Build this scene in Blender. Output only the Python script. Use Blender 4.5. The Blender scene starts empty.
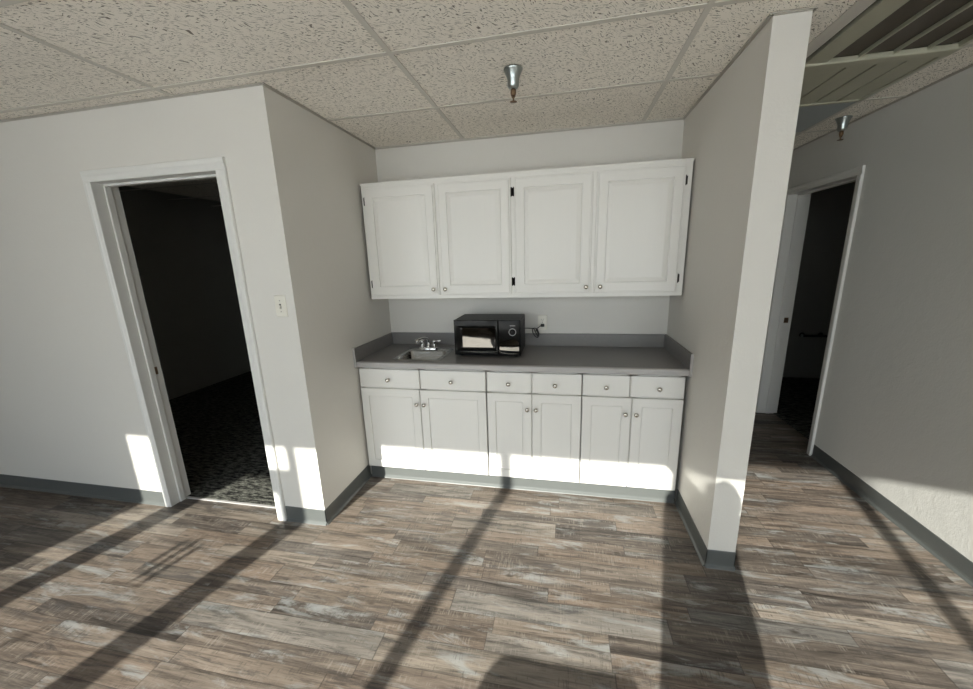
import bpy, bmesh, math, random
from mathutils import Vector, Matrix
random.seed(7)
S = bpy.context.scene
COL = S.collection

# ------------------------------------------------------------------ camera
def make_camera():
    yaw, pitch, roll = 0.2087, -0.2358, -0.0316
    fw = Vector((-math.sin(yaw)*math.cos(pitch), math.cos(yaw)*math.cos(pitch), math.sin(pitch)))
    r = Vector((math.cos(yaw), math.sin(yaw), 0)); u = r.cross(fw)
    c, s = math.cos(roll), math.sin(roll)
    r2 = r*c + u*s; u2 = -r*s + u*c
    cd = bpy.data.cameras.new('camera'); cam = bpy.data.objects.new('camera', cd); COL.objects.link(cam)
    M = Matrix.Identity(4)
    for i, v in enumerate((r2, u2, -fw)):
        for k in range(3): M[k][i] = v[k]
    M[0][3], M[1][3], M[2][3] = 1.4318, -2.9795, 1.5718
    cam.matrix_world = M
    cd.sensor_width = 36; cd.sensor_fit = 'HORIZONTAL'; cd.lens = 383.66/973*36
    cd.shift_x = (486.5-484.45)/973; cd.shift_y = (353.28-344.5)/973
    cd.clip_start = 0.01; cd.clip_end = 300
    S.camera = cam
make_camera()

# ------------------------------------------------------------------ light
SUN_DIR = Vector((0.22, 1.0, -0.45)).normalized()     # the way the sunlight travels
SUN = 9.4; SKY = 3.5; EXPO = 0.44
YW = -5.27                                            # the glazed front wall behind the camera
w = bpy.data.worlds.new('sky'); S.world = w; w.use_nodes = True
bg = w.node_tree.nodes['Background']
wt = w.node_tree; tc = wt.nodes.new('ShaderNodeTexCoord'); sx = wt.nodes.new('ShaderNodeSeparateXYZ')
rp = wt.nodes.new('ShaderNodeValToRGB'); wt.links.new(tc.outputs['Generated'], sx.inputs[0]); wt.links.new(sx.outputs['Z'], rp.inputs[0])
rp.color_ramp.elements[0].position = 0.0; rp.color_ramp.elements[0].color = (0.94, 0.975, 1.0, 1)
rp.color_ramp.elements[1].position = 0.7; rp.color_ramp.elements[1].color = (0.55, 0.68, 0.92, 1)
wt.links.new(rp.outputs[0], bg.inputs['Color']); bg.inputs['Strength'].default_value = SKY
sl = bpy.data.lights.new('sun', 'SUN'); sl.energy = SUN; sl.angle = math.radians(0.53); sl.color = (1.0, 0.95, 0.88)
so = bpy.data.objects.new('sun', sl); COL.objects.link(so); so.location = (0, -20, 12)
so.rotation_euler = SUN_DIR.to_track_quat('-Z', 'Y').to_euler()
pl = bpy.data.lights.new('window_portal', 'AREA'); pl.shape = 'RECTANGLE'; pl.size = 5.8; pl.size_y = 2.4
pl.cycles.is_portal = True
po = bpy.data.objects.new('window_portal', pl); COL.objects.link(po); po.location = (0.5, YW-0.09, 1.22)
po.rotation_euler = (math.radians(90), 0, 0)
# make the portal face into the room (+Y)
po.rotation_euler = Vector((0, 1, 0)).to_track_quat('-Z', 'Z').to_euler()
vs = S.view_settings; vs.view_transform = 'Standard'; vs.look = 'None'; vs.exposure = EXPO; vs.gamma = 1; vs.use_curve_mapping = False
try:
    S.cycles.max_bounces = 14; S.cycles.diffuse_bounces = 9; S.cycles.transparent_max_bounces = 12
except Exception: pass

# ------------------------------------------------------------------ node helper and materials
class NT:
    def __init__(s, name):
        s.m = bpy.data.materials.new(name); s.m.use_nodes = True
        s.t = s.m.node_tree; s.b = s.t.nodes['Principled BSDF']; s.out = s.t.nodes['Material Output']
    def n(s, typ, **kw):
        nd = s.t.nodes.new(typ)
        for k, v in kw.items(): setattr(nd, k, v)
        return nd
    def put(s, sock, v):
        if isinstance(v, bpy.types.NodeSocket): s.t.links.new(v, sock)
        elif v is not None: sock.default_value = v
    def math(s, op, a, b=None, c=None, clamp=False):
        nd = s.n('ShaderNodeMath', operation=op); nd.use_clamp = clamp
        for i, v in enumerate((a, b, c)):
            if v is not None: s.put(nd.inputs[i], v)
        return nd.outputs[0]
    def pos(s): return s.n('ShaderNodeNewGeometry').outputs['Position']
    def sep(s, v):
        nd = s.n('ShaderNodeSeparateXYZ'); s.put(nd.inputs[0], v); return nd.outputs
    def comb(s, x=0, y=0, z=0):
        nd = s.n('ShaderNodeCombineXYZ')
        for i, v in enumerate((x, y, z)): s.put(nd.inputs[i], v)
        return nd.outputs[0]
    def vmul(s, v, k):
        nd = s.n('ShaderNodeVectorMath', operation='MULTIPLY'); s.put(nd.inputs[0], v); s.put(nd.inputs[1], k); return nd.outputs[0]
    def noise(s, v, scale=5, detail=2, rough=.5, dist=0):
        nd = s.n('ShaderNodeTexNoise'); s.put(nd.inputs['Vector'], v)
        nd.inputs['Scale'].default_value = scale; nd.inputs['Detail'].default_value = detail
        nd.inputs['Roughness'].default_value = rough; nd.inputs['Distortion'].default_value = dist
        return nd.outputs['Fac']
    def ramp(s, f, els, interp='LINEAR'):
        nd = s.n('ShaderNodeValToRGB'); nd.color_ramp.interpolation = interp; e = nd.color_ramp.elements
        while len(e) < len(els): e.new(0.5)
        for i, (p, c) in enumerate(els):
            e[i].position = p; e[i].color = (*c, 1) if isinstance(c, (tuple, list)) else (c, c, c, 1)
        s.put(nd.inputs[0], f); return nd.outputs[0]
    def mix(s, f, a, b, mode='MIX'):
        nd = s.n('ShaderNodeMix', data_type='RGBA', blend_type=mode)
        s.put(nd.inputs[0], f)
        for i, v in ((6, a), (7, b)):
            if isinstance(v, (tuple, list)): v = (*v, 1)
            s.put(nd.inputs[i], v)
        return nd.outputs[2]
    def bump(s, h, strength=.3, dist=.002):
        nd = s.n('ShaderNodeBump'); nd.inputs['Strength'].default_value = strength; nd.inputs['Distance'].default_value = dist
        s.put(nd.inputs['Height'], h); s.put(s.b.inputs['Normal'], nd.outputs[0])
    def base(s, col=None, rough=.5, metal=0, spec=None):
        if col is not None: s.put(s.b.inputs['Base Color'], (*col, 1) if isinstance(col, (tuple, list)) else col)
        s.put(s.b.inputs['Roughness'], rough); s.put(s.b.inputs['Metallic'], metal)
        if spec is not None: s.b.inputs['Specular IOR Level'].default_value = spec
        return s

def plain(name, col, rough=.5, metal=0, var=.04, scale=40, bump=0, bdist=.001, spec=None):
    t = NT(name); p = t.pos(); n = t.noise(p, scale, 3)
    c = t.mix(n, tuple(max(0, x*(1-var)) for x in col), tuple(min(1, x*(1+var)) for x in col))
    t.base(c, rough, metal, spec)
    if bump: t.bump(t.noise(p, scale*3, 3), bump, bdist)
    return t.m

def wall_mat(name, col, bumpy=.35):
    t = NT(name); p = t.pos()
    big = t.noise(p, 1.3, 3); c = t.mix(big, tuple(x*.975 for x in col), tuple(x*1.02 for x in col))
    t.base(c, .55, spec=.35)
    h = t.math('ADD', t.noise(p, 85, 3, .6), t.math('MULTIPLY', t.noise(p, 14, 3, .55, .6), 1.6))
    t.bump(h, bumpy, .0035); return t.m

def floor_mat():
    t = NT('vinyl_plank'); x, y, z = t.sep(t.pos())
    def mul(a, b):
        nd = t.n('ShaderNodeMix', data_type='RGBA', blend_type='MULTIPLY'); nd.inputs[0].default_value = 1
        t.put(nd.inputs[6], a); t.put(nd.inputs[7], b); return nd.outputs[2]
    wd = .093
    yy = t.math('DIVIDE', y, wd)
    yy = t.math('ADD', yy, t.math('MULTIPLY', t.math('SINE', t.math('MULTIPLY', yy, 2.0944)), .15))   # uneven strip widths
    row = t.math('FLOOR', yy); fy = t.math('FRACT', yy)
    wn = t.n('ShaderNodeTexWhiteNoise', noise_dimensions='1D'); t.put(wn.inputs['W'], row)
    off = t.math('MULTIPLY', wn.outputs['Value'], 7.3)
    ln = t.math('ADD', .48, t.math('MULTIPLY', t.sep(wn.outputs['Color'])[1], .5))
    xx = t.math('ADD', t.math('DIVIDE', x, ln), off)
    colm = t.math('FLOOR', xx); fx = t.math('FRACT', xx)
    w2 = t.n('ShaderNodeTexWhiteNoise', noise_dimensions='2D'); t.put(w2.inputs['Vector'], t.comb(row, colm, 0))
    rnd = w2.outputs['Value']; rc = t.sep(w2.outputs['Color'])
    shade = t.ramp(rnd, [(0, (.075, .061, .052)), (.12, (.105, .088, .075)), (.28, (.175, .135, .106)), (.42, (.205, .158, .124)), (.55, (.13, .113, .10)), (.7, (.235, .188, .15)), (.82, (.155, .122, .097)), (.92, (.27, .23, .19)), (1, (.175, .17, .162))])
    px = t.math('ADD', x, t.math('MULTIPLY', rc[0], 13.0)); py = t.math('ADD', y, t.math('MULTIPLY', rc[1], 5.0))
    g0 = t.noise(t.comb(t.math('MULTIPLY', px, 1.1), t.math('MULTIPLY', py, 17), rnd), 1.5, 8, .62, 1.1)
    g1 = t.noise(t.comb(t.math('MULTIPLY', px, 3.0), t.math('MULTIPLY', py, 48), rnd), 1.6, 7, .68, .9)
    g2 = t.noise(t.comb(t.math('MULTIPLY', px, 9), t.math('MULTIPLY', py, 170), rnd), 1.5, 5, .7, .4)
    c = mul(shade, t.ramp(g0, [(.30, .25), (.42, .66), (.50, 1.0), (.75, 1.0)]))
    c = mul(c, t.ramp(g1, [(.34, .55), (.45, .92), (.54, 1.0)]))
    c = t.mix(t.ramp(g0, [(.53, 0), (.68, .55)]), c, (.31, .262, .213))
    c = t.mix(t.ramp(g2, [(.48, 0), (.70, .22)]), c, (.38, .325, .27))
    c = t.mix(t.ramp(g2, [(.32, .4), (.44, 0)]), c, (.045, .036, .030))
    # grey-white washed patches and dark charcoal smears, stretched along the grain
    pw = t.noise(t.comb(t.math('MULTIPLY', px, 1.9), t.math('MULTIPLY', py, 9), 3.1), 1.5, 7, .72, .5)
    c = t.mix(t.ramp(pw, [(.54, 0), (.63, .55), (.78, .85)]), c, (.33, .345, .34))
    dk = t.noise(t.comb(t.math('MULTIPLY', px, 1.7), t.math('MULTIPLY', py, 11), 9.7), 1.5, 8, .76, .7)
    c = t.mix(t.ramp(dk, [(.535, 0), (.64, .75), (.75, .9)]), c, (.062, .056, .053))
    # short cross-cut saw marks
    sw = t.noise(t.comb(t.math('MULTIPLY', px, 110), t.math('MULTIPLY', py, 10), 1.0), 1.4, 3, .6)
    swm = t.noise(t.comb(t.math('MULTIPLY', px, 4), t.math('MULTIPLY', py, 14), 4.0), 1.6, 4)
    c = t.mix(t.math('MULTIPLY', t.ramp(sw, [(.5, 0), (.62, 1)]), t.ramp(swm, [(.52, 0), (.62, .42)])), c, (.32, .285, .245))
    c = t.mix(t.math('MULTIPLY', t.ramp(sw, [(.36, 1), (.46, 0)]), t.ramp(swm, [(.40, .5), (.48, 0)])), c, (.05, .045, .04))
    kn = t.n('ShaderNodeTexVoronoi'); kn.inputs['Scale'].default_value = 1.0; t.put(kn.inputs['Vector'], t.comb(t.math('MULTIPLY', px, 3.0), t.math('MULTIPLY', py, 8), 0))
    c = t.mix(t.ramp(kn.outputs['Distance'], [(.03, .8), (.08, 0)]), c, (.05, .04, .03))
    ey = t.math('MINIMUM', fy, t.math('SUBTRACT', 1, fy)); ex = t.math('MULTIPLY', t.math('MINIMUM', fx, t.math('SUBTRACT', 1, fx)), 5.5)
    e = t.math('MINIMUM', ey, ex); seam = t.ramp(e, [(.006, .6), (.022, 0)])
    c = t.mix(seam, c, (.04, .032, .027))
    c = mul(c, t.ramp(t.noise(t.comb(t.math('MULTIPLY', px, .8), t.math('MULTIPLY', py, 5), 6.0), 1.5, 4, .6), [(.34, .66), (.58, 1.0)]))
    t.base(c, t.ramp(g1, [(.3, .56), (.7, .42)]), spec=.35)
    t.bump(t.math('ADD', t.math('MULTIPLY', g2, .6), t.math('SUBTRACT', g1, seam)), .2, .0015)
    return t.m

def carpet_mat():
    t = NT('carpet'); p = t.pos()
    v = t.noise(p, 120, 3, .7); b = t.noise(t.vmul(p, (1, 3, 1)), 16, 5, .7)
    c = t.mix(t.ramp(b, [(.42, 0), (.62, 1)]), (.010, .010, .0095), (.22, .22, .19))
    c = t.mix(t.ramp(v, [(.4, .55), (.6, 0)]), c, (.03, .03, .028))
    t.base(c, .95, spec=.1); t.bump(v, .8, .004); return t.m

def tile_mat():
    t = NT('acoustic_tile'); p = t.pos()
    base = t.mix(t.noise(p, 2.0, 3), (.875, .825, .75), (.905, .86, .785))
    x, y, z = t.sep(p)
    wx = t.math('MULTIPLY', t.math('SUBTRACT', t.noise(p, 9, 1), .5), .09); wy = t.math('MULTIPLY', t.math('SUBTRACT', t.noise(t.vmul(p, (1.3, .9, 1)), 11, 1), .5), .09)
    x2, y2 = t.math('ADD', x, wx), t.math('ADD', y, wy)
    u = t.math('ADD', x2, t.math('MULTIPLY', y2, .75)); v_ = t.math('SUBTRACT', y2, t.math('MULTIPLY', x2, .75))
    a = t.noise(t.comb(t.math('MULTIPLY', u, 42), t.math('MULTIPLY', v_, 175), 0), 1.0, 1, .5, .25)
    f1 = t.ramp(a, [(.605, 0), (.64, 1)])
    v = t.n('ShaderNodeTexVoronoi'); v.inputs['Scale'].default_value = 170; t.put(v.inputs['Vector'], p)
    dots = t.math('MULTIPLY', t.math('LESS_THAN', v.outputs['Distance'], .24), t.ramp(t.noise(p, 60, 2), [(.53, 0), (.57, 1)]))
    pit = t.math('MAXIMUM', f1, t.math('MULTIPLY', dots, .55))
    c = t.mix(t.math('MULTIPLY', pit, .9), base, (.14, .125, .10))
    t.base(c, .9, spec=.15)
    h = t.math('SUBTRACT', t.math('MULTIPLY', t.noise(p, 90, 3), .35), pit); t.bump(h, .45, .003)
    return t.m

def paint_mat(name, col, rough=.35):
    t = NT(name); x, y, z = t.sep(t.pos())
    g = t.noise(t.comb(t.math('MULTIPLY', x, 60), t.math('MULTIPLY', y, 60), t.math('MULTIPLY', z, 3)), 1.5, 4, .6, .4)
    t.base(t.mix(g, tuple(c*.975 for c in col), col), rough, spec=.4); t.bump(g, .16, .0015); return t.m

def laminate_mat():
    t = NT('grey_laminate'); p = t.pos()
    a = t.noise(p, 420, 2); b = t.noise(p, 55, 4, .6)
    c = t.mix(t.ramp(a, [(.4, 0), (.6, 1)]), (.17, .162, .157), (.215, .206, .20))
    c = t.mix(t.math('MULTIPLY', b, .25), c, (.15, .142, .137))
    t.base(c, .36, spec=.45); return t.m

def brushed(name, col, rough):
    t = NT(name); x, y, z = t.sep(t.pos())
    g = t.noise(t.comb(t.math('MULTIPLY', x, 8), t.math('MULTIPLY', y, 220), t.math('MULTIPLY', z, 220)), 1.2, 3)
    t.base(t.mix(g, tuple(c*.85 for c in col), col), t.ramp(g, [(.3, rough*.8), (.7, rough*1.25)]), 1); return t.m

def glass_mat(name, tint=(.96, .98, .97), gloss=.07):
    t = NT(name); t.t.nodes.remove(t.b)
    tr = t.n('ShaderNodeBsdfTransparent'); tr.inputs[0].default_value = (*tint, 1)
    gl = t.n('ShaderNodeBsdfGlossy'); gl.inputs['Roughness'].default_value = .01
    fr = t.n('ShaderNodeFresnel'); fr.inputs[0].default_value = 1.45
    mx = t.n('ShaderNodeMixShader'); t.put(mx.inputs[0], t.math('MULTIPLY', fr.outputs[0], gloss/.07)); t.put(mx.inputs[1], tr.outputs[0]); t.put(mx.inputs[2], gl.outputs[0])
    t.t.links.new(mx.outputs[0], t.out.inputs[0]); return t.m

M = dict(
    wall=wall_mat('greige_wall_paint', (.645, .625, .585), .25),
    shade_wall=wall_mat('dim_room_painted_shade', (.30, .295, .27), .2),  # wall colour darkened to paint in the shade of the unlit side rooms
    rwall=wall_mat('corridor_wall_paint', (.67, .665, .635), .3),
    floor=floor_mat(), carpet=carpet_mat(), tile=tile_mat(),
    grid=plain('ceiling_grid_paint', (.60, .57, .515), .5),
    angle=plain('wall_angle_paint', (.42, .395, .35), .5),
    base=plain('grey_vinyl_cove', (.088, .094, .091), .42, var=.05, scale=25, bump=.05),
    trim=plain('white_trim_paint', (.68, .675, .65), .35, var=.02),
    cab=paint_mat('white_cabinet_paint', (.765, .75, .715)),
    cabin=plain('cabinet_interior', (.45, .42, .38), .6),
    lam=laminate_mat(), lamedge=plain('laminate_edge_strip', (.40, .385, .375), .32, var=.06, scale=200),
    steel=brushed('brushed_steel', (.40, .40, .39), .24), chrome=plain('chrome', (.8, .8, .8), .08, 1, var=.02),
    nickel=plain('satin_nickel', (.52, .49, .44), .25, 1), black=plain('black_hinge_metal', (.02, .018, .016), .4, .3),
    bplas=plain('black_gloss_plastic', (.006, .006, .006), .08, 0, spec=.14), bcase=plain('black_steel_case', (.009, .009, .009), .4, 0, bump=.03, spec=.12),
    cord=plain('black_rubber', (.012, .012, .012), .5), ivory=plain('ivory_plastic', (.71, .685, .61), .35, var=.02),
    wplas=plain('white_plastic', (.66, .65, .60), .35, var=.02), slot=plain('dark_slot', (.03, .03, .03), .6),
    brass=plain('old_brass', (.20, .13, .08), .45, .8), zinc=plain('zinc_plated', (.42, .46, .46), .28, 1),
    vent=plain('cream_metal', (.42, .41, .32), .45), vdark=plain('dark_duct', (.09, .077, .060), .7),
    lens=plain('grey_lens_plastic', (.33, .36, .37), .4), alu=plain('bronze_aluminium', (.05, .045, .04), .4, .6),
    glass=glass_mat('window_glass'), conc=plain('concrete', (.86, .79, .69), .9, var=.15, scale=2, bump=.2),
    skin=plain('skin', (.55, .36, .27), .5), cloth=plain('navy_cloth', (.05, .06, .10), .9, bump=.3), jean=plain('grey_denim', (.09, .10, .13), .9, bump=.3),
    hair=plain('dark_hair', (.03, .02, .015), .6, bump=.5), shoe=plain('brown_leather', (.09, .05, .03), .4),
    chairf=plain('charcoal_fabric', (.05, .05, .055), .9, bump=.4), caster=plain('dark_caster', (.04, .04, .04), .5),
    grey=plain('grey_print', (.45, .45, .44), .4),
)
def mirror_window():
    t = NT('dark_mirror_glass'); t.base((.085, .080, .074), .03, 1)
    x, y, z = t.sep(t.pos())
    n = t.noise(t.comb(t.math('MULTIPLY', x, 3), 0, t.math('MULTIPLY', z, 7)), 1.5, 1, .4, .2)
    t.bump(n, .2, .006); return t.m
M['mwglass'] = mirror_window()

# ------------------------------------------------------------------ mesh helpers
class B:
    def __init__(s): s.bm = bmesh.new()
    def box(s, x0, x1, y0, y1, z0, z1, bev=0, seg=2):
        bm = s.bm; r = bmesh.ops.create_cube(bm, size=1)['verts']
        for v in r:
            v.co = Vector((x0+(v.co.x+.5)*(x1-x0), y0+(v.co.y+.5)*(y1-y0), z0+(v.co.z+.5)*(z1-z0)))
        if bev:
            es = list({e for v in r for e in v.link_edges})
            bmesh.ops.bevel(bm, geom=es, offset=bev, segments=seg, affect='EDGES', profile=.5)
        return s
    def prism(s, pts, axis, a0, a1):
        """closed 2-D outline extruded along an axis; pts are the two other coordinates in xyz order"""
        def co(p, a):
            return Vector((a, p[0], p[1]) if axis == 0 else (p[0], a, p[1]) if axis == 1 else (p[0], p[1], a))
        bm = s.bm; A = [bm.verts.new(co(p, a0)) for p in pts]; C = [bm.verts.new(co(p, a1)) for p in pts]; n = len(pts)
        fs = [bm.faces.new(A), bm.faces.new(C[::-1])] + [bm.faces.new((A[i], C[i], C[(i+1) % n], A[(i+1) % n])) for i in range(n)]
        bmesh.ops.recalc_face_normals(bm, faces=fs); return s
    def lathe(s, prof, c, axis=(0, 0, 1), seg=24):
        ax = Vector(axis).normalized(); q = ax.to_track_quat('Z', 'Y'); c = Vector(c); bm = s.bm; rings = []
        for r, h in prof:
            rings.append([bm.verts.new(c + q @ Vector((max(r, 1e-5)*math.cos(2*math.pi*i/seg), max(r, 1e-5)*math.sin(2*math.pi*i/seg), h))) for i in range(seg)])
        fs = []
        for a, b in zip(rings, rings[1:]):
            for i in range(seg): fs.append(bm.faces.new((a[i], a[(i+1) % seg], b[(i+1) % seg], b[i])))
        fs.append(bm.faces.new(rings[0][::-1])); fs.append(bm.faces.new(rings[-1]))
        bmesh.ops.recalc_face_normals(bm, faces=fs)
        for f in fs: f.smooth = True
        return s
    def tube(s, pts, r, seg=10):
        pts = [Vector(p) for p in pts]; bm = s.bm; rings = []; prev = None
        rr = r if isinstance(r, (list, tuple)) else [r]*len(pts)
        for i, p in enumerate(pts):
            d = (pts[min(i+1, len(pts)-1)] - pts[max(i-1, 0)]).normalized()
            if prev is None: a = d.orthogonal().normalized()
            else: a = (prev - d*prev.dot(d)).normalized()
            prev = a; b = d.cross(a)
            rings.append([bm.verts.new(p + (a*math.cos(2*math.pi*k/seg) + b*math.sin(2*math.pi*k/seg))*rr[i]) for k in range(seg)])
        fs = []
        for a, b in zip(rings, rings[1:]):
            for k in range(seg): fs.append(bm.faces.new((a[k], a[(k+1) % seg], b[(k+1) % seg], b[k])))
        fs.append(bm.faces.new(rings[0][::-1])); fs.append(bm.faces.new(rings[-1]))
        bmesh.ops.recalc_face_normals(bm, faces=fs)
        for f in fs: f.smooth = True
        return s
    def rings(s, x0, x1, z0, z1, yf, yb, prof):
        """panelled slab facing -Y: prof = [(inset, depth behind the front face)] from the edge to the middle"""
        bm = s.bm
        def ring(i, y): return [bm.verts.new(Vector(p)) for p in ((x0+i, y, z0+i), (x1-i, y, z0+i), (x1-i, y, z1-i), (x0+i, y, z1-i))]
        R = [ring(0, yb)] + [ring(i, yf+d) for i, d in prof]; fs = [bm.faces.new(R[0][::-1]), bm.faces.new(R[-1])]
        for a, b in zip(R, R[1:]):
            for k in range(4): fs.append(bm.faces.new((a[k], a[(k+1) % 4], b[(k+1) % 4], b[k])))
        bmesh.ops.recalc_face_normals(bm, faces=fs); return s
    def done(s, name, mat, parent=None, smooth=False):
        me = bpy.data.meshes.new(name); s.bm.to_mesh(me); s.bm.free()
        o = bpy.data.objects.new(name, me); COL.objects.link(o); me.materials.append(mat)
        if smooth:
            for p in me.polygons: p.use_smooth = True
        if parent:
            o.parent = parent; o.matrix_parent_inverse = parent.matrix_basis.inverted()
        return o
def tag(o, label, cat, group=None):
    o['label'] = label; o['category'] = cat
    if group: o['group'] = group
    return o
def thing(name, loc, label, cat, group=None):
    o = bpy.data.objects.new(name, None); COL.objects.link(o); o.location = loc; o.empty_display_size = .1
    return tag(o, label, cat, group)
def struct(o): o['kind'] = 'structure'; return o
def sroot(name, loc):
    o = bpy.data.objects.new(name, None); COL.objects.link(o); o.location = loc; o['kind'] = 'structure'; return o
def arc(cx, cz, r, a0, a1, n=6):
    return [(cx+r*math.cos(math.radians(a0+(a1-a0)*i/n)), cz+r*math.sin(math.radians(a0+(a1-a0)*i/n))) for i in range(n+1)]

# ------------------------------------------------------------------ measures of the place
W = 2.1727; H = 2.4267; D = 1.1434; DP = 1.1168; T = .1282; XR = 3.3639
WT = .12; TOP = 2.62
XL = -4.6                       # far left wall of the front room
DX0, DX1, DZ = -1.18, -.343, 2.068     # left door opening
RY0, RY1, RZ = .272, 1.115, 2.058      # right door opening (in the corridor's right wall)

# floor and ceiling -------------------------------------------------
fb = B(); fb.box(XL-.2, 5.6, YW-.1, 4.0, -.12, 0); struct(fb.done('floor', M['floor']))
struct(B().box(-3.5, -.14, -1.045, 3.0, -.002, .006, .002).done('floor_carpet_left', M['carpet']))
struct(B().box(XR+.14, 5.29, -.61, 2.4, -.002, .006, .002).done('floor_carpet_right', M['carpet']))
gd = B().box(-60, 60, -90, YW-.1, -.25, -.03); struct(gd.done('ground', M['conc']))

ceil = struct(B().box(XL-.2, 5.6, YW-.1, 4.0, H+.16, TOP+.1).done('ceiling', M['vdark']))
gx0 = .699; xs4 = [gx0+1.2192*k for k in range(-5, 4)]
y0g = -.02; ys = [y0g+.6096*k for k in range(-9, 7)]
VX0, VX1 = 2.484, 3.137
grid = B()
hw = .012
ylo, yhi = YW+.07, 3.9
for x in xs4: grid.box(x-hw, x+hw, ylo, yhi, H, H+.004); grid.box(x-.002, x+.002, ylo, yhi, H+.004, H+.03)
for y in ys:
    if y < ylo or y > yhi: continue
    grid.box(XL, 5.4, y-hw, y+hw, H-.0004, H+.0036)
grid.box(VX0-.05, VX0+hw, -1.24, 3.0, H-.0002, H+.0038)
grid.done('ceiling_grid', M['grid'], ceil)
# tiles, one mesh shared per size, lying in the grid
def tile_mesh(wx, wy):
    return B().box(hw*.3, wx-hw*.3, hw*.3, wy-hw*.3, 0, .016, .0015, 1).done('ceiling_tile', M['tile'], ceil)
first = {}
for i in range(len(xs4)-1):
    for j in range(len(ys)-1):
        x, y = xs4[i], ys[j]
        if y < -4.3 or y > 2.2 or x < -4.0 or (x > 3.1): continue
        wx = 1.2192
        if abs(x-1.918) < .05 and -1.3 < y < 2.9:
            pieces = [(x, VX0-x)]
            if y > .5: pieces.append((VX0, 3.137-VX0))
        else: pieces = [(x, wx)]
        for px_, pw_ in pieces:
            k = round(pw_, 3)
            if k not in first: o = tile_mesh(pw_, .6096); first[k] = o
            else:
                o = first[k].copy(); COL.objects.link(o); o.parent = ceil
            o.location = (px_, y, H+.005)
# the strip of tiles along the right wall and the far spans
rest = B()
for j in range(len(ys)-1):
    if -4.3 < ys[j] < 2.2: rest.box(3.141, XR+.0, ys[j]+.003, ys[j+1]-.003, H+.005, H+.02)
rest.done('ceiling_tile', M['tile'], ceil)
rest = B(); rest.box(XL, 3.3, YW, -4.28, H+.006, H+.02); rest.box(XL, -4.0, -4.28, 4, H+.006, H+.02); rest.box(XR, 5.4, YW, 4, H+.006, H+.02); rest.box(-4, XR, 2.41, 4, H+.006, H+.02)
rest.done('ceiling_tile', M['tile'], ceil)

# walls ---------------------------------------------------------------
def wall(name, boxes, mat='wall'):
    b = B()
    for q in boxes: b.box(*q)
    return struct(b.done(name, M[mat]))
wall('wall_front_left', [(XL, DX0-.02, -D, -D+WT, 0, TOP), (DX1+.02, 0, -D, -D+WT, 0, TOP), (DX0-.02, DX1+.02, -D, -D+WT, DZ+.02, TOP)])
wall('wall_alcove_left', [(-WT, 0, -D+WT, 3.0, 0, TOP)])
wall('wall_back', [(0, W, 0, WT, 0, TOP)])
wall('wall_partition', [(W, W+T, -DP, 2.6, 0, TOP)])
wall('wall_right', [(XR, XR+.15, YW, RY0-.02, 0, TOP), (XR, XR+.15, RY1+.02, 2.6, 0, TOP), (XR, XR+.15, RY0-.02, RY1+.02, RZ+.02, TOP)], 'rwall')
wall('wall_corridor_end', [(W+T, XR, 2.3, 2.42, 0, TOP)])
wall('wall_left', [(XL-.12, XL, YW, -D+WT, 0, TOP)])
wall('wall_left_room_left', [(-3.5, -3.38, -D+WT, 3.0, 0, TOP)], 'shade_wall')
wall('wall_left_room_back', [(-3.5, 0, 2.9, 3.02, 0, TOP)], 'shade_wall')
wall('wall_right_room_back', [(XR+.15, 5.4, 2.4, 2.52, 0, TOP)], 'shade_wall')
wall('wall_right_room_right', [(5.28, 5.4, -.6, 2.4, 0, TOP)], 'shade_wall')
wall('wall_right_room_front', [(XR+.15, 5.28, -.72, -.6, 0, TOP)], 'shade_wall')

# dark metal angle where ceiling meets wall
ang = B(); a = .006; zb, zt = H-.012, H+.004
for q in [(XL, 0, -D-a, -D), (0, a, -D-a, 0), (0, W, -a, 0), (W-a, W, -DP-a, 0), (W-a, W+T+a, -DP-a, -DP), (W+T, W+T+a, -DP-a, 2.3), (XR-a, XR, YW+.1, 2.3)]:
    ang.box(q[0], q[1], q[2], q[3], H-.004, zt)
    ang.box(q[0]-(.007 if q[0] > 1 and q[1]-q[0] < .1 and q[0] < 2.2 or q[0] > 3 else 0), q[1]+(.007 if q[0] == 0 and q[1] < .1 or abs(q[0]-W-T) < .001 else 0), q[2]-(.007 if q[3]-q[2] < .02 else 0), q[3], H-.0012, H+.003)
struct(ang.done('trim_1', M['angle']))

# cove baseboards: profile (out, up) swept along a straight wall
def cove(name, segs):
    b = B()
    prof = [(0, 0), (.015, 0), (.013, .004), (.006, .012), (.0035, .022), (.0035, .098), (.002, .1015), (0, .1015)]
    for (ax, lo, hi, face, sgn) in segs:
        # ax: axis the board runs along; face: coordinate of the wall face; sgn: direction out of the wall
        pts = [(face+sgn*u, v) for u, v in prof]
        b.prism(pts, ax, lo, hi)
    return struct(b.done(name, M['base']))
cove('baseboard_front_left', [(0, XL, -1.228, -D, -1), (0, -.278, 0.0035, -D, -1)])
cove('baseboard_alcove_left', [(1, -D-.0035, -.5745, 0, 1)])
cove('baseboard_toe_kick', [(0, .0155, W-.0155, -.572, -1)])
cove('baseboard_partition', [(1, -DP-.0035, -.5745, W, -1), (0, W-.0035, W+T+.0035, -DP, -1), (1, -DP-.0035, 2.3, W+T, 1)])
cove('baseboard_right', [(1, YW+.1, .215, XR, -1), (1, 1.18, 2.3, XR, -1)])

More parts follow.
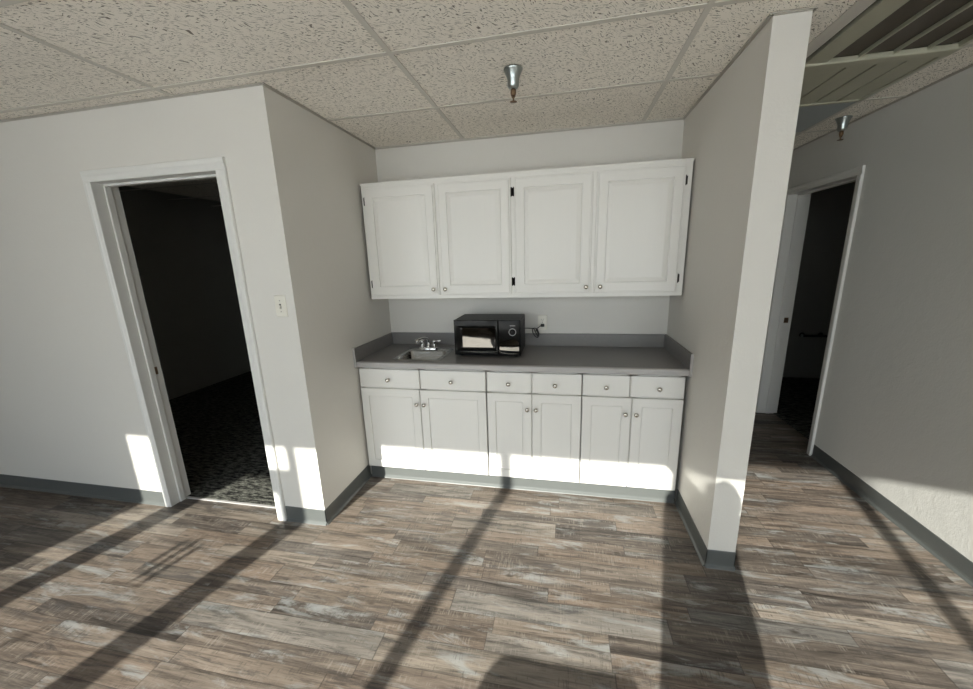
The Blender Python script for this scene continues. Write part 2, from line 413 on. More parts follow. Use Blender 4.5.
# door frames -----------------------------------------------------------
def casing_profile(w_): return [(0, 0), (0, .010), (.004, .013), (w_*.45, .014), (w_*.6, .017), (w_-.004, .017), (w_, .012), (w_, 0)]
def door_frame(n, axis, o0, o1, top, face, sgn, depth, cwl, cwr, strike_side):
    """opening o0..o1 along `axis`; casing stands out of `face` towards sgn; jamb runs `depth` the other way"""
    root = sroot('door_%d' % n, ((o0+o1)/2, face, 0) if axis == 0 else (face, (o0+o1)/2, 0))
    def bx(b, a0, a1, d0, d1, z0, z1, bev=0):
        d0, d1 = face+sgn*d0, face+sgn*d1
        if d0 > d1: d0, d1 = d1, d0
        if axis == 0: b.box(a0, a1, d0, d1, z0, z1, bev)
        else: b.box(d0, d1, a0, a1, z0, z1, bev)
    for nm, a0, a1, w_, inner in (('casing', o0-cwl, o0, cwl, 1), ('casing', o1, o1+cwr, cwr, -1)):
        b = B(); pts = casing_profile(w_); outl = []
        for u, v in pts:
            a = (a1-u) if inner == 1 else (a0+u)
            outl.append((a, face+sgn*v) if axis == 0 else (face+sgn*v, a))
        b.prism(outl, 2, 0, top); b.done(nm, M['trim'], root)
    cw = max(cwl, cwr)*.98
    b = B(); pts = [(face+sgn*v, top+u) for u, v in casing_profile(cw)]
    b.prism(pts, axis, o0-cwl, o1+cwr); b.done('casing', M['trim'], root)
    for a0, a1 in ((o0-.019, o0), (o1, o1+.019)):
        b = B(); bx(b, a0, a1, .001, -depth, 0, top+.019); b.done('jamb', M['trim'], root)
    b = B(); bx(b, o0, o1, .001, -depth, top, top+.019); b.done('jamb', M['trim'], root)
    s0, s1 = -depth*.42, -depth*.42-.034
    b = B(); bx(b, o0, o0+.012, s0, s1, 0, top, .002); b.done('door_stop', M['trim'], root)
    b = B(); bx(b, o1-.012, o1, s0, s1, 0, top, .002); b.done('door_stop', M['trim'], root)
    b = B(); bx(b, o0, o1, s0, s1, top-.012, top, .002); b.done('door_stop', M['trim'], root)
    # back casing
    for a0, a1 in ((o0-.06, o0-.0), (o1, o1+.06)):
        b = B(); bx(b, a0, a1, -depth, -depth-.014, 0, top+.05); b.done('casing', M['trim'], root)
    e = o0 if strike_side == 0 else o1-.0015
    b = B(); bx(b, e, e+.0015, -depth+.012, -depth+.048, .915, .965); bx(b, e, e+.003, -depth+.022, -depth+.038, .928, .952); b.done('strike_plate', M['brass'], root)
    return root
door_frame(1, 0, DX0, DX1, DZ, -D, -1, WT, .045, .062, 0)
door_frame(2, 1, RY0, RY1, RZ, XR, -1, .155, .05, .055, 1)
struct(B().box(DX0, DX1, -1.056, -1.036, 0, .007, .003).done('trim_2', M['lamedge']))

# glazed front wall behind the camera ------------------------------------
ZH = 2.400; FD = .10
def frame_piece(b, x0, x1, z0, z1, d=FD): b.box(x0, x1, YW-d/2, YW+d/2, z0, z1)
wall('wall_window_left', [(XL, -2.35, YW-.08, YW+.08, 0, TOP)])
wall('wall_window_header', [(-2.35, XR+.15, YW-.08, YW+.08, ZH, TOP)])
wall('wall_window_sill', [(-2.35, -2.10, YW-.08, YW+.05, -.12, .22), (-1.06, XR, YW-.08, YW+.05, -.12, .22)])
mull = [-2.35, -2.09, -1.085, .023, 1.13, 2.24, XR]
mull = [(-2.37, -2.345), (-2.115, -2.065), (-1.11, -1.06), (-.0075, .0535), (1.10, 1.16), (2.21, 2.27), (XR-.03, XR)]
for i, (x0, x1) in enumerate([(mull[k][1], mull[k+1][0]) for k in range(6)]):
    if i == 1: continue
    r = sroot('window_%d' % (i+1), ((x0+x1)/2, YW, .22))
    b = B(); frame_piece(b, mull[i][0] if i == 0 or i == 2 else mull[i][0], mull[i][1], .22, ZH)
    if i == 5: frame_piece(b, mull[6][0], mull[6][1], .22, ZH)
    frame_piece(b, x0, x1, .22, .26); frame_piece(b, x0, x1, ZH-.003, ZH+.02)
    b.done('window_frame', M['alu'], r)
    B().box(x0, x1, YW-.003, YW+.003, .26, ZH-.003).done('window_glass', M['glass'], r)
# glass entry door with transom
r = sroot('door_3', (-1.59, YW, 0)); x0, x1 = -2.065, -1.11
b = B(); frame_piece(b, -2.115, -2.065, 0, ZH); frame_piece(b, -1.11, -1.06, 0, .10); frame_piece(b, x0, x1, 2.147, 2.197); frame_piece(b, x0, x1, ZH-.003, ZH+.02); b.done('door_frame', M['alu'], r)
b = B()
for q in ((x0+.003, x0+.095, .01, 2.144), (x1-.095, x1-.003, .01, 2.144), (x0+.09, x1-.09, .01, .24), (x0+.09, x1-.09, 2.05, 2.144)): frame_piece(b, q[0], q[1], q[2], q[3], .045)
b.done('door_leaf', M['alu'], r)
B().box(x0+.09, x1-.09, YW-.003, YW+.003, .24, 2.05).done('door_glass', M['glass'], r)
B().box(x0, x1, YW-.003, YW+.003, 2.197, ZH-.003).done('transom_glass', M['glass'], r)
# strips added on the glass to throw the comb-shaped shadow; real caster unknown
b = B()
for k, (dx, z0, z1) in enumerate(((-.11, 1.640, 1.735), (-.045, 1.60, 1.745), (.02, 1.59, 1.72))):
    xx = -1.51+dx; b.box(xx, xx+.032, YW+.003, YW+.006, z0, z1)
b.done('shadow_caster', M['caster'], r)
B().prism([(-1.66, 1.405), (-1.55, 1.49), (-1.66, 1.43)], 1, YW+.003, YW+.006).done('shadow_caster', M['caster'], r)  # wedge added only to cast the thin oblique shadow

# ------------------------------------------------------------------ cabinets
KN = [(.0055, 0), (.0055, .010), (.008, .013), (.0135, .018), (.0145, .023), (.0125, .028), (.006, .0305), (0, .031)]
def knob(x, z, yf, parent): B().lathe(KN, (x, yf, z), (0, -1, 0), 20).done('knob', M['nickel'], parent)
LOW = [(0, .003), (.003, 0), (.056, 0), (.057, .011), (.0595, .011), (.062, .0075), (.066, .0075)]
DRW = [(0, .005), (.004, .001), (.010, 0), (.0105, 0)]
UPP = [(0, .012), (.002, .007), (.0095, .007), (.010, .0105), (.0125, .0105), (.0135, 0), (.064, 0), (.065, .010), (.068, .010), (.0705, .006), (.095, .001)]
FY = -.60; BY = -.581
def base_cabinet(x0, x1, label, doors, drawers):
    t = thing('base_cabinet', ((x0+x1)/2, -.3, 0), label, 'cabinet', 'white base cabinets under the countertop')
    b = B(); b.box(x0, x0+.016, BY, -.004, .105, .874); b.box(x1-.016, x1, BY, -.004, .105, .874); b.box(x0, x1, BY, -.004, .105, .121); b.box(x0, x1, -.016, -.004, .12, .874)
    b.box(x0, x1, BY, BY+.018, .715, .73); b.box(x0, x1, BY, BY+.018, .85, .874); b.box((x0+x1)/2-.03, (x0+x1)/2+.03, BY, BY+.018, .12, .874)
    b.box(x0, x0+.03, BY, BY+.018, .12, .874); b.box(x1-.03, x1, BY, BY+.018, .12, .874); b.box(x0, x1, -.5715, -.556, 0.0, .106); b.done('body', M['cab'], t)
    for (a, c, kx) in doors:
        d = B().rings(a, c, .100, .716, FY, BY-.0005, LOW).done('door', M['cab'], t); knob(kx, .614, FY, d)
    for (a, c, kx) in drawers:
        d = B().rings(a, c, .724, .860, FY, BY-.0005, DRW).done('drawer', M['cab'], t); knob(kx, .786, FY, d)
base_cabinet(.012, .931, 'white wide base cabinet under the sink, leftmost of three below the grey countertop',
    [(.013, .456, .437), (.462, .928, .49)], [(.013, .462, .235), (.470, .928, .694)])
base_cabinet(.932, 1.551, 'white base cabinet below the microwave, in the middle of three under the countertop',
    [(.936, 1.233, 1.205), (1.238, 1.549, 1.262)], [(.936, 1.233, 1.083), (1.238, 1.549, 1.383)])
base_cabinet(1.552, 2.152, 'white base cabinet beside the partition wall, rightmost of three under the countertop',
    [(1.555, 1.852, 1.818), (1.858, 2.150, 1.882)], [(1.555, 1.836, 1.696), (1.842, 2.150, 2.005)])

# countertop with a hole for the sink, backsplash and two side splashes
SX0, SX1, SY0, SY1 = .235, .60, -.545, -.165
t = thing('countertop', (W/2, -.3, .875), 'grey laminate countertop with backsplash running along the alcove on white base cabinets', 'countertop')
hx0, hx1, hy0, hy1 = SX0+.012, SX1-.012, SY0+.012, SY1-.012
fr = [(-.60, .875)] + [(-.619, .875)] + arc(-.619, .881, .006, 270, 180, 3)[1:] + arc(-.613, .902, .012, 180, 90, 5) + [(-.60, .914)]
b = B(); x0, x1 = .016, W-.016
b.box(x0, hx0, -.6, -.004, .875, .914); b.box(hx1, x1, -.6, -.004, .875, .914); b.box(hx0, hx1, -.6, hy0, .875, .914); b.box(hx0, hx1, hy1, -.004, .875, .914)
b.done('worktop', M['lam'], t)
B().prism(fr, 0, x0, x1).done('front_edge', M['lamedge'], t)
B().box(x0, x1, -.022, -.002, .912, 1.010, .003).done('backsplash', M['lam'], t)
for a0, a1 in ((.001, .0155), (W-.0155, W-.001)):
    o = B().box(a0, a1, -.628, -.003, .876, 1.010, .0025).done('side_splash', M['lam'], t)
    B().box(a0-.0005, a1+.0005, -.631, -.6275, .874, 1.012, .001).done('edge_strip', M['lamedge'], o)

# sink ----------------------------------------------------------------
t = thing('sink', ((SX0+SX1)/2, (SY0+SY1)/2, .914), 'small stainless steel bar sink set into the left end of the grey countertop', 'sink')
def rrect(x0, x1, y0, y1, r, z, n=5):
    P = []
    for cx, cy, a in ((x1-r, y1-r, 0), (x0+r, y1-r, 90), (x0+r, y0+r, 180), (x1-r, y0+r, 270)):
        for k in range(n+1):
            an = math.radians(a+90*k/n); P.append(Vector((cx+r*math.cos(an), cy+r*math.sin(an), z)))
    return P
def loft(b, loops, close=True):
    bm = b.bm; R = [[bm.verts.new(p) for p in L] for L in loops]; n = len(R[0])
    for a, c in zip(R, R[1:]):
        for k in range(n): f = bm.faces.new((a[k], a[(k+1) % n], c[(k+1) % n], c[k])); f.smooth = True
    if close: bm.faces.new(R[-1])
    return b
bx0, bx1, by0, by1 = SX0+.03, SX1-.03, SY0+.03, SY1-.095
b = loft(B(), [rrect(SX0, SX1, SY0, SY1, .025, .9142), rrect(SX0+.003, SX1-.003, SY0+.003, SY1-.003, .025, .9172), rrect(SX0+.012, SX1-.012, SY0+.012, SY1-.012, .022, .9172),
    rrect(bx0-.004, bx1+.004, by0-.004, by1+.004, .04, .9160), rrect(bx0, bx1, by0, by1, .04, .910), rrect(bx0+.004, bx1-.004, by0+.004, by1-.004, .04, .80), rrect(bx0+.02, bx1-.02, by0+.02, by1-.02, .035, .782), rrect(bx0+.10, bx1-.10, by0+.09, by1-.09, .02, .778)])
b.done('basin', M['steel'], t)
B().lathe([(.038, 0), (.038, .002), (.030, .003), (.026, .001), (0, .001)], ((bx0+bx1)/2, (by0+by1)/2, .7785), seg=24).done('drain', M['chrome'], t)

t = thing('faucet', (.4, -.205, .917), 'chrome two-handle faucet with curved spout on the back rim of the sink', 'faucet')
loft(B(), [rrect(.325, .475, -.232, -.178, .02, .9175), rrect(.325, .475, -.232, -.178, .02, .930), rrect(.330, .470, -.227, -.183, .018, .934)]).done('base_plate', M['chrome'], t)
for sx_, lever in ((.350, (-.055, -.008)), (.450, (.058, -.004))):
    h = B().lathe([(.019, 0), (.019, .006), (.012, .012), (.012, .034), (.016, .040), (.015, .052), (.006, .058), (0, .058)], (sx_, -.205, .932), seg=18).done('handle', M['chrome'], t)
    B().tube([(sx_, -.205, .977), (sx_+lever[0]*.5, -.205+lever[1]*.5, .982), (sx_+lever[0], -.205+lever[1], .984)], [.007, .006, .0075], 10).done('lever', M['chrome'], h)
sp = B().lathe([(.016, 0), (.016, .008), (.0115, .014), (.0115, .03)], (.4, -.205, .932), seg=18)
sp.tube([(.4, -.205, .955), (.4, -.205, .985), (.394, -.212, 1.002), (.38, -.228, 1.010), (.362, -.25, 1.010), (.345, -.272, 1.004), (.337, -.283, .992), (.335, -.286, .975)], .0085, 12)
sp.done('spout', M['chrome'], t)

# microwave ---------------------------------------------------------------
mx0, mx1, mf, mb, mz0, mz1 = .672, 1.143, -.41, -.095, .926, 1.176
t = thing('microwave_oven', (.907, -.25, .914), 'black countertop microwave with mirrored door window and round dial, beside the sink', 'microwave')
B().box(mx0, mx1, mf+.022, mb, mz0, mz1, .006, 3).done('case', M['bcase'], t)
dr = B(); dx1 = .985
dr.rings(mx0, dx1, mz0, mz1, mf, mf+.0215, [(0, .006), (.006, .001), (.010, 0), (.038, 0), (.0385, .0002)]).done('tmp', M['bplas'], t) if False else None
# door: frame with a sunk window
dbm = B(); bm = dbm.bm
def rq(x0, x1, z0, z1, y): return [bm.verts.new(Vector(p)) for p in ((x0, y, z0), (x1, y, z0), (x1, y, z1), (x0, y, z1))]
R = [rq(mx0, dx1, mz0, mz1, mf+.0215), rq(mx0, dx1, mz0, mz1, mf+.006), rq(mx0+.006, dx1-.002, mz0+.005, mz1-.005, mf), rq(mx0+.022, dx1-.014, mz0+.035, mz1-.040, mf), rq(mx0+.045, dx1-.022, mz0+.050, mz1-.058, mf+.010), rq(mx0+.058, dx1-.014-.008, mz0+.056, mz1-.060, mf+.010)]
for a_, c_ in zip(R, R[1:]):
    for k in range(4): bm.faces.new((a_[k], a_[(k+1) % 4], c_[(k+1) % 4], c_[k]))
bm.faces.new(R[-1]); bm.faces.new(R[0][::-1]); bmesh.ops.recalc_face_normals(bm, faces=bm.faces[:])
door = dbm.done('door', M['bplas'], t)
B().prism([(mf+.0098, .981), (mf+.0085, .981), (mf+.0055, 1.119), (mf+.0098, 1.119)], 0, .731, .966).done('window', M['mwglass'], door)
B().rings(dx1+.001, mx1, mz0, mz1, mf, mf+.0215, [(0, .006), (.005, .001), (.010, 0), (.011, 0)]).done('control_panel', M['bplas'], t)
cp = bpy.data.objects[-1] if False else None
dial = B().lathe([(.027, 0), (.027, .0015), (.0205, .002), (.0175, .004), (.017, .018), (.015, .020), (0, .020)], (1.088, mf+.0005, 1.093), (0, -1, 0), 28).done('dial', M['bplas'], t)
B().lathe([(.0225, 0), (.0225, .0012), (.0262, .0012), (.0262, 0)], (1.088, mf-.0015, 1.093), (0, -1, 0), 32).done('dial_ring', M['grey'], dial)
b = B()   # small maker's plate lettering, too small to read, as short bars
for k in range(7): b.box(1.070+k*.0055, 1.0738+k*.0055, mf-.0006, mf+.0004, 1.1345, 1.1395)
b.done('lettering', M['grey'], t)
b = B(); b.prism([(dx1+.012, .967), (mx1-.010, .955), (mx1-.010, 1.02), (1.105, 1.045), (1.075, 1.047), (1.05, 1.037), (1.02, 1.036), (dx1+.012, 1.046)], 1, mf-.0012, mf+.0005)
b.done('open_button', M['mwglass'], t)
# wavy chrome line under the panel
def wave(pts, r, nm, par): B().tube(pts, r, 8).done(nm, M['nickel'], par)
wave([(.70, mf+.001, .950), (.78, mf-.001, .951), (.86, mf-.001, .949), (.94, mf-.001, .950), (.982, mf+.001, .957)], .0012, 'bright_line', door)
wave([(.986, mf+.001, .962), (1.01, mf-.001, .949), (1.04, mf-.001, .943), (1.08, mf-.001, .940), (1.13, mf-.001, .941)], .0012, 'bright_line', t)
for fx, fy in ((mx0+.04, mf+.05), (mx1-.04, mf+.05), (mx0+.04, mb-.04), (mx1-.04, mb-.04)):
    B().lathe([(.014, 0), (.016, .004), (.016, .014)], (fx, fy, .9142), seg=14).done('foot', M['cord'], t)
b = B()
for k in range(9): b.box(mx1-.0005, mx1+.0012, mb-.11+k*.010, mb-.105+k*.010, 1.10, 1.15)
b.done('side_vent', M['slot'], t)
def spline(P, n=8):
    P = [Vector(p) for p in P]; out = []
    for i in range(len(P)-1):
        a, b_, c, d = P[max(i-1, 0)], P[i], P[i+1], P[min(i+2, len(P)-1)]
        for k in range(n):
            s = k/n; out.append(.5*((2*b_)+(c-a)*s+(2*a-5*b_+4*c-d)*s*s+(3*b_-3*c+d-a)*s**3))
    return out+[P[-1]]
cd = B().tube(spline([(1.10, -.097, 1.06), (1.12, -.07, 1.06), (1.15, -.05, 1.058), (1.185, -.05, 1.056), (1.205, -.045, 1.052), (1.222, -.04, 1.02), (1.235, -.035, .992), (1.244, -.03, 1.0), (1.238, -.03, 1.03), (1.215, -.04, 1.056), (1.196, -.05, 1.05), (1.20, -.05, 1.02), (1.22, -.045, .99), (1.238, -.04, .987), (1.236, -.04, 1.02), (1.222, -.035, 1.045), (1.24, -.03, 1.06), (1.262, -.028, 1.078)], 6), .0034, 8)
cord = cd.done('power_cord', M['cord'], t)
B().tube([(1.222, -.042, 1.052), (1.234, -.034, 1.044), (1.236, -.044, 1.036), (1.224, -.052, 1.045)], .0042, 8).done('cable_tie', M['cord'], cord)
B().box(1.256, 1.284, -.030, -.0075, 1.064, 1.086, .004).done('plug', M['cord'], cord)

# outlet and switch --------------------------------------------------------
t = thing('wall_outlet', (1.269, 0, 1.094), 'ivory duplex outlet on the back wall just right of the microwave', 'outlet')
loft(B(), [[Vector((x, y, z)) for x, z in ((1.234, 1.035), (1.304, 1.035), (1.304, 1.153), (1.234, 1.153))] for y in (-.0005,)] + [[Vector((x, -.0055, z)) for x, z in ((1.237, 1.038), (1.301, 1.038), (1.301, 1.150), (1.237, 1.150))]]).done('cover_plate', M['ivory'], t)
for zc in (1.073, 1.115):
    p = loft(B(), [[Vector((1.269+.0165*math.copysign(min(1, abs(math.cos(a_))*1.15), math.cos(a_)), y, zc+.0145*math.sin(a_))) for a_ in [2*math.pi*k/20+.01 for k in range(20)]] for y in (-.005, -.0068)]).done('receptacle', M['ivory'], t)
    b = B(); b.box(1.2615, 1.2635, -.0073, -.0066, zc-.001, zc+.008); b.box(1.2745, 1.2765, -.0073, -.0066, zc-.001, zc+.008); b.lathe([(.0025, 0), (.0025, .0006)], (1.269, -.0067, zc-.007), (0, -1, 0), 10)
    b.done('slot', M['slot'], p)
B().lathe([(.003, 0), (.003, .001), (0, .0014)], (1.269, -.0054, 1.094), (0, -1, 0), 12).done('screw', M['nickel'], t)
t = thing('light_switch', (-.085, -D, 1.366), 'ivory toggle light switch plate on the wall between left doorway and alcove corner', 'light switch')
loft(B(), [[Vector((x, -D-.0005, z)) for x, z in ((-.1205, 1.308), (-.0495, 1.308), (-.0495, 1.425), (-.1205, 1.425))], [Vector((x, -D-.003, z)) for x, z in ((-.1205, 1.308), (-.0495, 1.308), (-.0495, 1.425), (-.1205, 1.425))], [Vector((x, -D-.007, z)) for x, z in ((-.116, 1.3125), (-.054, 1.3125), (-.054, 1.4205), (-.116, 1.4205))]]).done('cover_plate', M['ivory'], t)
B().box(-.090, -.080, -D-.0085, -D-.006, 1.354, 1.379).done('toggle_slot', M['slot'], t)
B().prism([(-D-.007, 1.357), (-D-.019, 1.352), (-D-.020, 1.358), (-D-.007, 1.373)], 0, -.0885, -.0815).done('toggle', M['ivory'], t)
for z in (1.3365, 1.3965): B().lathe([(.003, 0), (.003, .001), (0, .0014)], (-.085, -D-.0069, z), (0, -1, 0), 12).done('screw', M['nickel'], t)

# upper cabinet --------------------------------------------------------------
UX0, UX1, UZ0, UZ1, UF = .0225, W-.0115, 1.321, 2.1225, -.3239
t = thing('wall_cabinet', ((UX0+UX1)/2, 0, UZ0), 'long white four-door cabinet mounted high on the alcove back wall', 'cabinet')
b = B(); st = [(UX0, .058), (.55, .588), (1.066, 1.114), (1.588, 1.628), (2.114, UX1)]
yb = UF+.019
b.box(UX0, UX1, yb, -.002, UZ0+.012, UZ1-.012)
for a0, a1 in st: b.box(a0, a1, UF, yb, UZ0, UZ1)
for z0, z1 in ((UZ0, 1.362), (2.07, UZ1)): b.box(UX0, UX1, UF+.0001, yb, z0, z1)
b.box(UX0, UX0+.018, yb, -.002, UZ0, UZ1); b.box(UX1-.018, UX1, yb, -.002, UZ0, UZ1); b.box(UX0-.004, UX1+.004, UF-.003, yb, UZ1-.014, UZ1)
b.done('body', M['cab'], t)
UY = -.345
for a0, a1, kx, hx in ((.046, .561, .523, .050), (.578, 1.078, .610, 1.076), (1.101, 1.597, 1.568, 1.103), (1.618, 2.125, 1.657, 2.121)):
    d = B().rings(a0, a1, 1.346, 2.088, UY, UF-.0005, UPP).done('door', M['cab'], t); knob(kx, 1.387, UY, d)
    sg = -1 if kx > (a0+a1)/2 else 1      # which side the hinge barrel stands on
    for z in (1.43, 2.003):
        hb = B(); h0 = hx if sg == 1 else hx-.010
        c_ = hx+.006 if sg == 1 else hx-.006
        hb.lathe([(.0045, -.028), (.0045, .028)], (c_, UF-.007, z), (0, 0, 1), 10)
        if sg == 1: hb.box(hx, hx+.017, UF-.003, UF-.0004, z-.024, z+.024)
        else: hb.box(hx-.017, hx, UF-.003, UF-.0004, z-.024, z+.024)
        hb.done('hinge', M['black'], d)

# ceiling fittings -------------------------------------------------------------
def sprinkler(x, y, label, s=1.0):
    t = thing('fire_sprinkler', (x, y, H), label, 'sprinkler', 'pendent fire sprinklers')
    P = [(.044, 0), (.044, -.004), (.041, -.008), (.031, -.030), (.0265, -.042), (.0262, -.068), (.021, -.078), (.013, -.082), (0, -.082)]
    B().lathe([(r*s, h*s) for r, h in P[::-1]], (x, y, H-.0005), seg=28).done('escutcheon', M['zinc'], t)
    h = B().lathe([(.0, -.110*s), (.006*s, -.110*s), (.009*s, -.104*s), (.0105*s, -.094*s), (.011*s, -.080*s)], (x, y, H), seg=14)
    for g in (-1, 1): h.tube([(x+g*.010*s, y, H-.082*s), (x+g*.011*s, y, H-.098*s), (x+g*.006*s, y, H-.114*s), (x, y, H-.121*s)], .0024*s, 8)
    h.tube([(x, y, H-.108*s), (x, y, H-.134*s)], .0038*s, 8)
    h.done('sprinkler_head', M['brass'], t)
    B().lathe([(.006*s, 0), (.0165*s, .001*s), (.0165*s, .0025*s), (0, .0025*s)], (x, y, H-.136*s), seg=16).done('deflector', M['brass'], t)
sprinkler(1.182, -.965, 'metal fire sprinkler hanging from the ceiling in front of the wall cabinet', 1.0)
sprinkler(3.235, .30, 'metal fire sprinkler hanging near the right wall beyond the ceiling vent', 1.0)

t = thing('ceiling_vent', ((VX0+VX1)/2, -.63, H), 'long cream ceiling vent with dark-coloured openings, right of the partition', 'vent')
vx0, vx1, vy0, vy1 = VX0+.028, VX1-.014, -1.225, -.035
b = B(); z0, z1 = H-.008, H+.012
b.box(vx0, 2.607, vy0, vy1, z0, z1, .003); b.box(vx1-.022, vx1, vy0, vy1, z0, z1, .003); b.box(vx0, vx1, vy0, vy0+.03, z0, z1, .003); b.box(vx0, vx1, vy1-.02, vy1, z0, z1, .003)
b.done('frame', M['vent'], t)
B().box(vx0+.002, vx1-.002, -.652, -.578, H-.016, H+.01, .007).done('cross_bar', M['vent'], t)
B().box(vx0+.002, vx1-.002, vy0+.002, vy1-.002, H+.032, H+.04).done('duct_backing', M['vdark'], t)
for x in (2.732, 2.866, 2.992):
    B().prism([(x-.004, H-.004), (x+.004, H-.004), (x+.006, H+.012), (x-.002, H+.012)], 1, vy0+.02, -.65).done('slat_edge', M['vent'], t)
for x, x1 in ((2.607, 2.728), (2.736, 2.862), (2.870, 2.988), (2.996, 3.10)):
    B().prism([(x, H+.006), (x1, H+.012), (x1, H+.015), (x, H+.009)], 1, vy0+.02, -.65).done('slat', M['vdark'], t)  # near slats coloured dark for the shade inside the openings
for x, x1 in ((2.600, 2.738), (2.748, 2.863), (2.873, 2.984), (2.994, 3.105)):
    B().prism([(x, H-.001), (x1, H-.001), (x1+.002, H+.006), (x, H+.006)], 1, -.58, vy1-.01).done('slat', M['vent'], t)
t = thing('ceiling_light', ((VX0+VX1)/2, .28, H), 'unlit square light panel in the corridor ceiling beyond the slatted vent', 'light')
B().box(VX0+.013, VX1-.013, y0g+.013, y0g+.5966, H+.001, H+.010, .003).done('lens', M['lens'], t)
b = B(); lx0, lx1, ly0, ly1 = VX0+.008, VX1-.008, y0g+.008, y0g+.6016
B().box(lx0, lx1, ly0, ly1, H+.011, H+.09).done('housing', M['trim'], t)

# bar on the dark wall of the right-hand room
t = thing('grab_bar', (4.4, 2.39, .56), 'short black bar with a pale end on the dark wall seen through the right doorway', 'bar')
B().tube([(4.30, 2.33, .562), (4.36, 2.33, .560), (4.56, 2.33, .558)], .015, 10).done('rail', M['cord'], t)
for x in (4.33, 4.53): B().lathe([(.03, 0), (.03, .006), (.011, .01), (.011, .065)], (x, 2.3995, .56), (0, -1, 0), 14).done('mount', M['cord'], t)
B().lathe([(.018, 0), (.018, .012), (0, .014)], (4.302, 2.33, .562), (-1, 0, 0), 14).done('end_cap', M['zinc'], t)

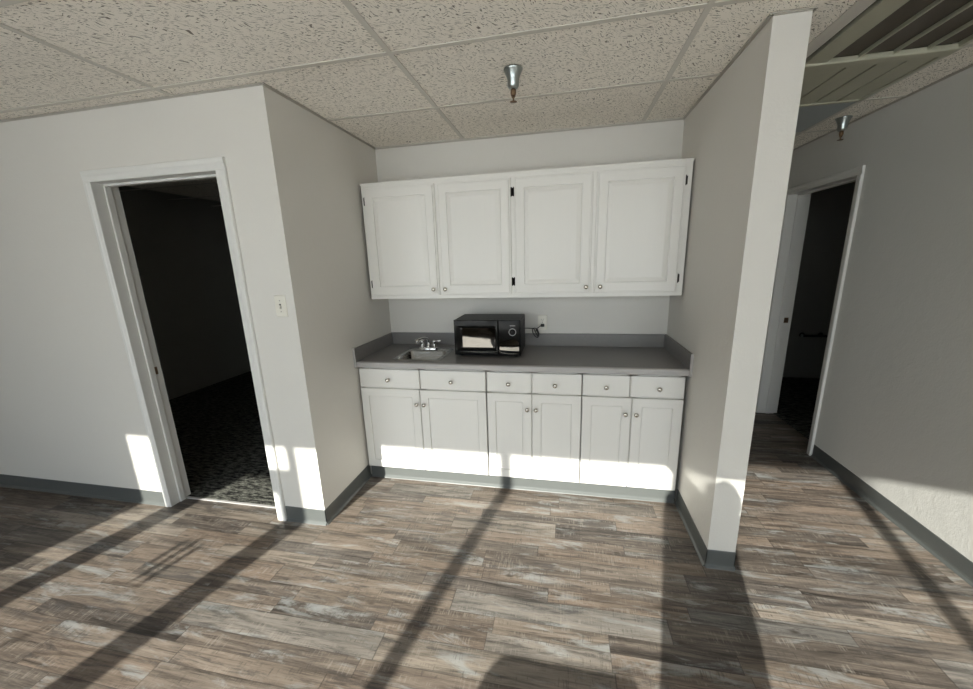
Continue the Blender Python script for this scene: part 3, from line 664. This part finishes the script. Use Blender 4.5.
# ------------------------------------------------------------------ behind the camera: who throws the shadow, and an added chair for another
def skin(name, V, E, R, mat, parent, sub=2):
    me = bpy.data.meshes.new(name); me.from_pydata([Vector(v) for v in V], E, []); me.update()
    o = bpy.data.objects.new(name, me); COL.objects.link(o); me.materials.append(mat)
    m = o.modifiers.new('skin', 'SKIN'); me.skin_vertices[0].data
    for i, r in enumerate(R):
        sv = me.skin_vertices[0].data[i]; sv.radius = (r, r) if not isinstance(r, tuple) else r; sv.use_root = (i == 0)
    m.use_smooth_shade = True
    s = o.modifiers.new('sub', 'SUBSURF'); s.levels = sub; s.render_levels = sub
    if parent: o.parent = parent; o.matrix_parent_inverse = parent.matrix_basis.inverted()
    return o
def add_skin_layer(me):
    pass
def person(px, py):
    t = thing('person', (px, py, 0), 'standing person in a navy top and grey jeans holding up a phone, facing the alcove', 'person')
    X = lambda x, y, z: (px+x, py+y, z)
    V = [X(0, 0, .93), X(0, 0, 1.08), X(0, .01, 1.24), X(0, 0, 1.34), X(.03, .01, 1.41), X(.05, .03, 1.47),
         X(-.145, 0, 1.38), X(-.165, -.01, 1.12), X(-.175, .03, .88), X(-.18, .06, .80),
         X(.16, 0, 1.38), X(.17, .20, 1.17), X(-.02, .40, 1.38), X(-.085, .455, 1.44),
         X(-.095, 0, .86), X(-.11, .02, .48), X(-.12, -.01, .10), X(-.13, .12, .04),
         X(.095, 0, .86), X(.11, .02, .48), X(.12, -.01, .10), X(.13, .12, .04)]
    E = [(0, 1), (1, 2), (2, 3), (3, 4), (4, 5), (3, 6), (6, 7), (7, 8), (8, 9), (3, 10), (10, 11), (11, 12), (12, 13), (0, 14), (14, 15), (15, 16), (16, 17), (0, 18), (18, 19), (19, 20), (20, 21)]
    R = [(.20, .12), (.185, .11), (.19, .12), (.15, .10), .062, .052, .062, .047, .035, .028, .062, .047, .035, .028, .085, .06, .04, .035, .085, .06, .04, .035]
    me = bpy.data.meshes.new('body'); me.from_pydata([Vector(v) for v in V], E, []); me.update()
    o = bpy.data.objects.new('body', me); COL.objects.link(o)
    me.materials.append(M['cloth'])
    m = o.modifiers.new('skin', 'SKIN')
    if not me.skin_vertices:
        bpy.context.view_layer.objects.active = o
        bpy.ops.mesh.customdata_skin_add()
    for i, r in enumerate(R):
        sv = me.skin_vertices[0].data[i]; sv.radius = r if isinstance(r, tuple) else (r, r); sv.use_root = (i == 0)
    m.use_smooth_shade = True
    s = o.modifiers.new('sub', 'SUBSURF'); s.levels = 2; s.render_levels = 2
    o.parent = t; o.matrix_parent_inverse = t.matrix_basis.inverted()
    # head with a simple face, ears and hair
    hz = 1.472; bx_ = px; px = px+.055
    bm = bmesh.new(); bmesh.ops.create_uvsphere(bm, u_segments=32, v_segments=24, radius=1)
    for v in bm.verts:
        x, y, z = v.co; k = 1-.22*max(0, -z)**1.5
        x2, y2 = x*.074*k, y*.094*(k if y > 0 else 1-.25*max(0, -z))
        z2 = z*.112
        if y > .5:      # nose, brow, mouth, eye hollows on the +Y side
            y2 += .020*math.exp(-((x/.16)**2+((z+.10)/.16)**2)) + .006*math.exp(-((x/.5)**2+((z-.28)/.08)**2))
            for e in (-.38, .38): y2 -= .009*math.exp(-(((x-e)/.15)**2+((z-.08)/.10)**2))
            y2 += .005*math.exp(-((x/.3)**2+((z+.48)/.07)**2)) + .007*math.exp(-((x/.3)**2+((z+.85)/.12)**2))
        v.co = Vector((px+x2, py+.03+y2, hz+z2))
    for f in bm.faces: f.smooth = True
    me = bpy.data.meshes.new('head'); bm.to_mesh(me); bm.free(); ho = bpy.data.objects.new('head', me); COL.objects.link(ho); me.materials.append(M['skin']); ho.parent = t; ho.matrix_parent_inverse = t.matrix_basis.inverted()
    for sg in (-1, 1):
        B().lathe([(.0, -.006), (.018, -.004), (.022, .004), (.012, .010), (0, .010)], (px+sg*.074, py+.02, hz-.005), (sg, -.3, 0), 14).done('ear', M['skin'], ho)
        B().lathe([(.0, 0), (.008, .001), (.0105, .005), (.006, .010), (0, .011)], (px+sg*.028, py+.105, hz+.008), (0, 1, 0), 12).done('eye', M['wplas'], ho)
    bm = bmesh.new(); bmesh.ops.create_uvsphere(bm, u_segments=28, v_segments=20, radius=1)
    for v in list(bm.verts):
        x, y, z = v.co
        if z < -.25 and y > -.2: z = -.25
        v.co = Vector((px+x*.080, py+.018+min(y, .72)*.100, hz+.012+z*.112+(.05 if y > .55 else 0)*max(0, 1-abs(z))))
    for f in bm.faces: f.smooth = True
    me = bpy.data.meshes.new('hair'); bm.to_mesh(me); bm.free(); h2 = bpy.data.objects.new('hair', me); COL.objects.link(h2); me.materials.append(M['hair']); h2.parent = t; h2.matrix_parent_inverse = t.matrix_basis.inverted()
    # hands: palm with four fingers and a thumb; the raised one closes on the phone, the other hangs
    px = bx_
    def hand(o, d, side, curl):
        """o wrist, d pointing direction, side = direction from the little finger to the index, curl = direction the fingers bend to"""
        o, d, side, curl = Vector(o), Vector(d).normalized(), Vector(side).normalized(), Vector(curl).normalized()
        hb = B().tube([o-d*.02, o+d*.02, o+d*.06, o+d*.085], [.024, .030, .034, .028], 14)
        for k, L in enumerate((.058, .068, .075, .067)):
            q = o+d*.075+side*(-.027+k*.018)
            hb.tube([q, q+d*L*.45, q+d*L*.8+curl*L*.25, q+d*L*.9+curl*L*.6], [.009, .0085, .008, .0062], 8)
        q = o+d*.02+side*.026
        hb.tube([q, q+side*.022+d*.025+curl*.012, q+side*.026+d*.055+curl*.024], [.012, .0105, .0075], 8)
        hb.done('hand', M['skin'], t)
    hand((px-.09, py+.455, 1.445), (-.35, .35, .5), (-.3, .2, .9), (-1, -.1, -.1))
    hand((px-.18, py+.065, .795), (0, .15, -1), (.1, 1, .1), (1, 0, 0))
    return t
person(1.62, -3.62)
t = tag(B().box(1.385, 1.465, -3.088, -3.079, 1.485, 1.64, .003).done('phone', M['bplas']), 'black phone held up by the person', 'phone')

# unseen chair added left of the person to cast the low floor shadow
cx, cy = 1.005, -3.81
t = thing('shadow_chair', (cx, cy, 0), 'charcoal padded side chair added behind the viewpoint to cast a floor shadow', 'chair')
B().box(cx-.25, cx+.25, cy-.50, cy-.05, .43, .49, .02, 3).done('seat', M['chairf'], t)
bb = B(); bb.prism([(cx-.29, .52)] + [(cx+.29, .52)] + arc(cx+.24, .88, .05, 0, 90) + arc(cx-.22, .86, .07, 90, 180), 1, cy-.05, cy-.005); bb.done('backrest', M['chairf'], t)
for sx_ in (-1, 1):
    B().tube([(cx+sx_*.22, cy-.02, .70), (cx+sx_*.22, cy-.04, .45), (cx+sx_*.23, cy+.04, .0)], .012, 10).done('leg', M['black'], t)
    B().tube([(cx+sx_*.22, cy-.46, .45), (cx+sx_*.23, cy-.50, .0)], .012, 10).done('leg', M['black'], t)
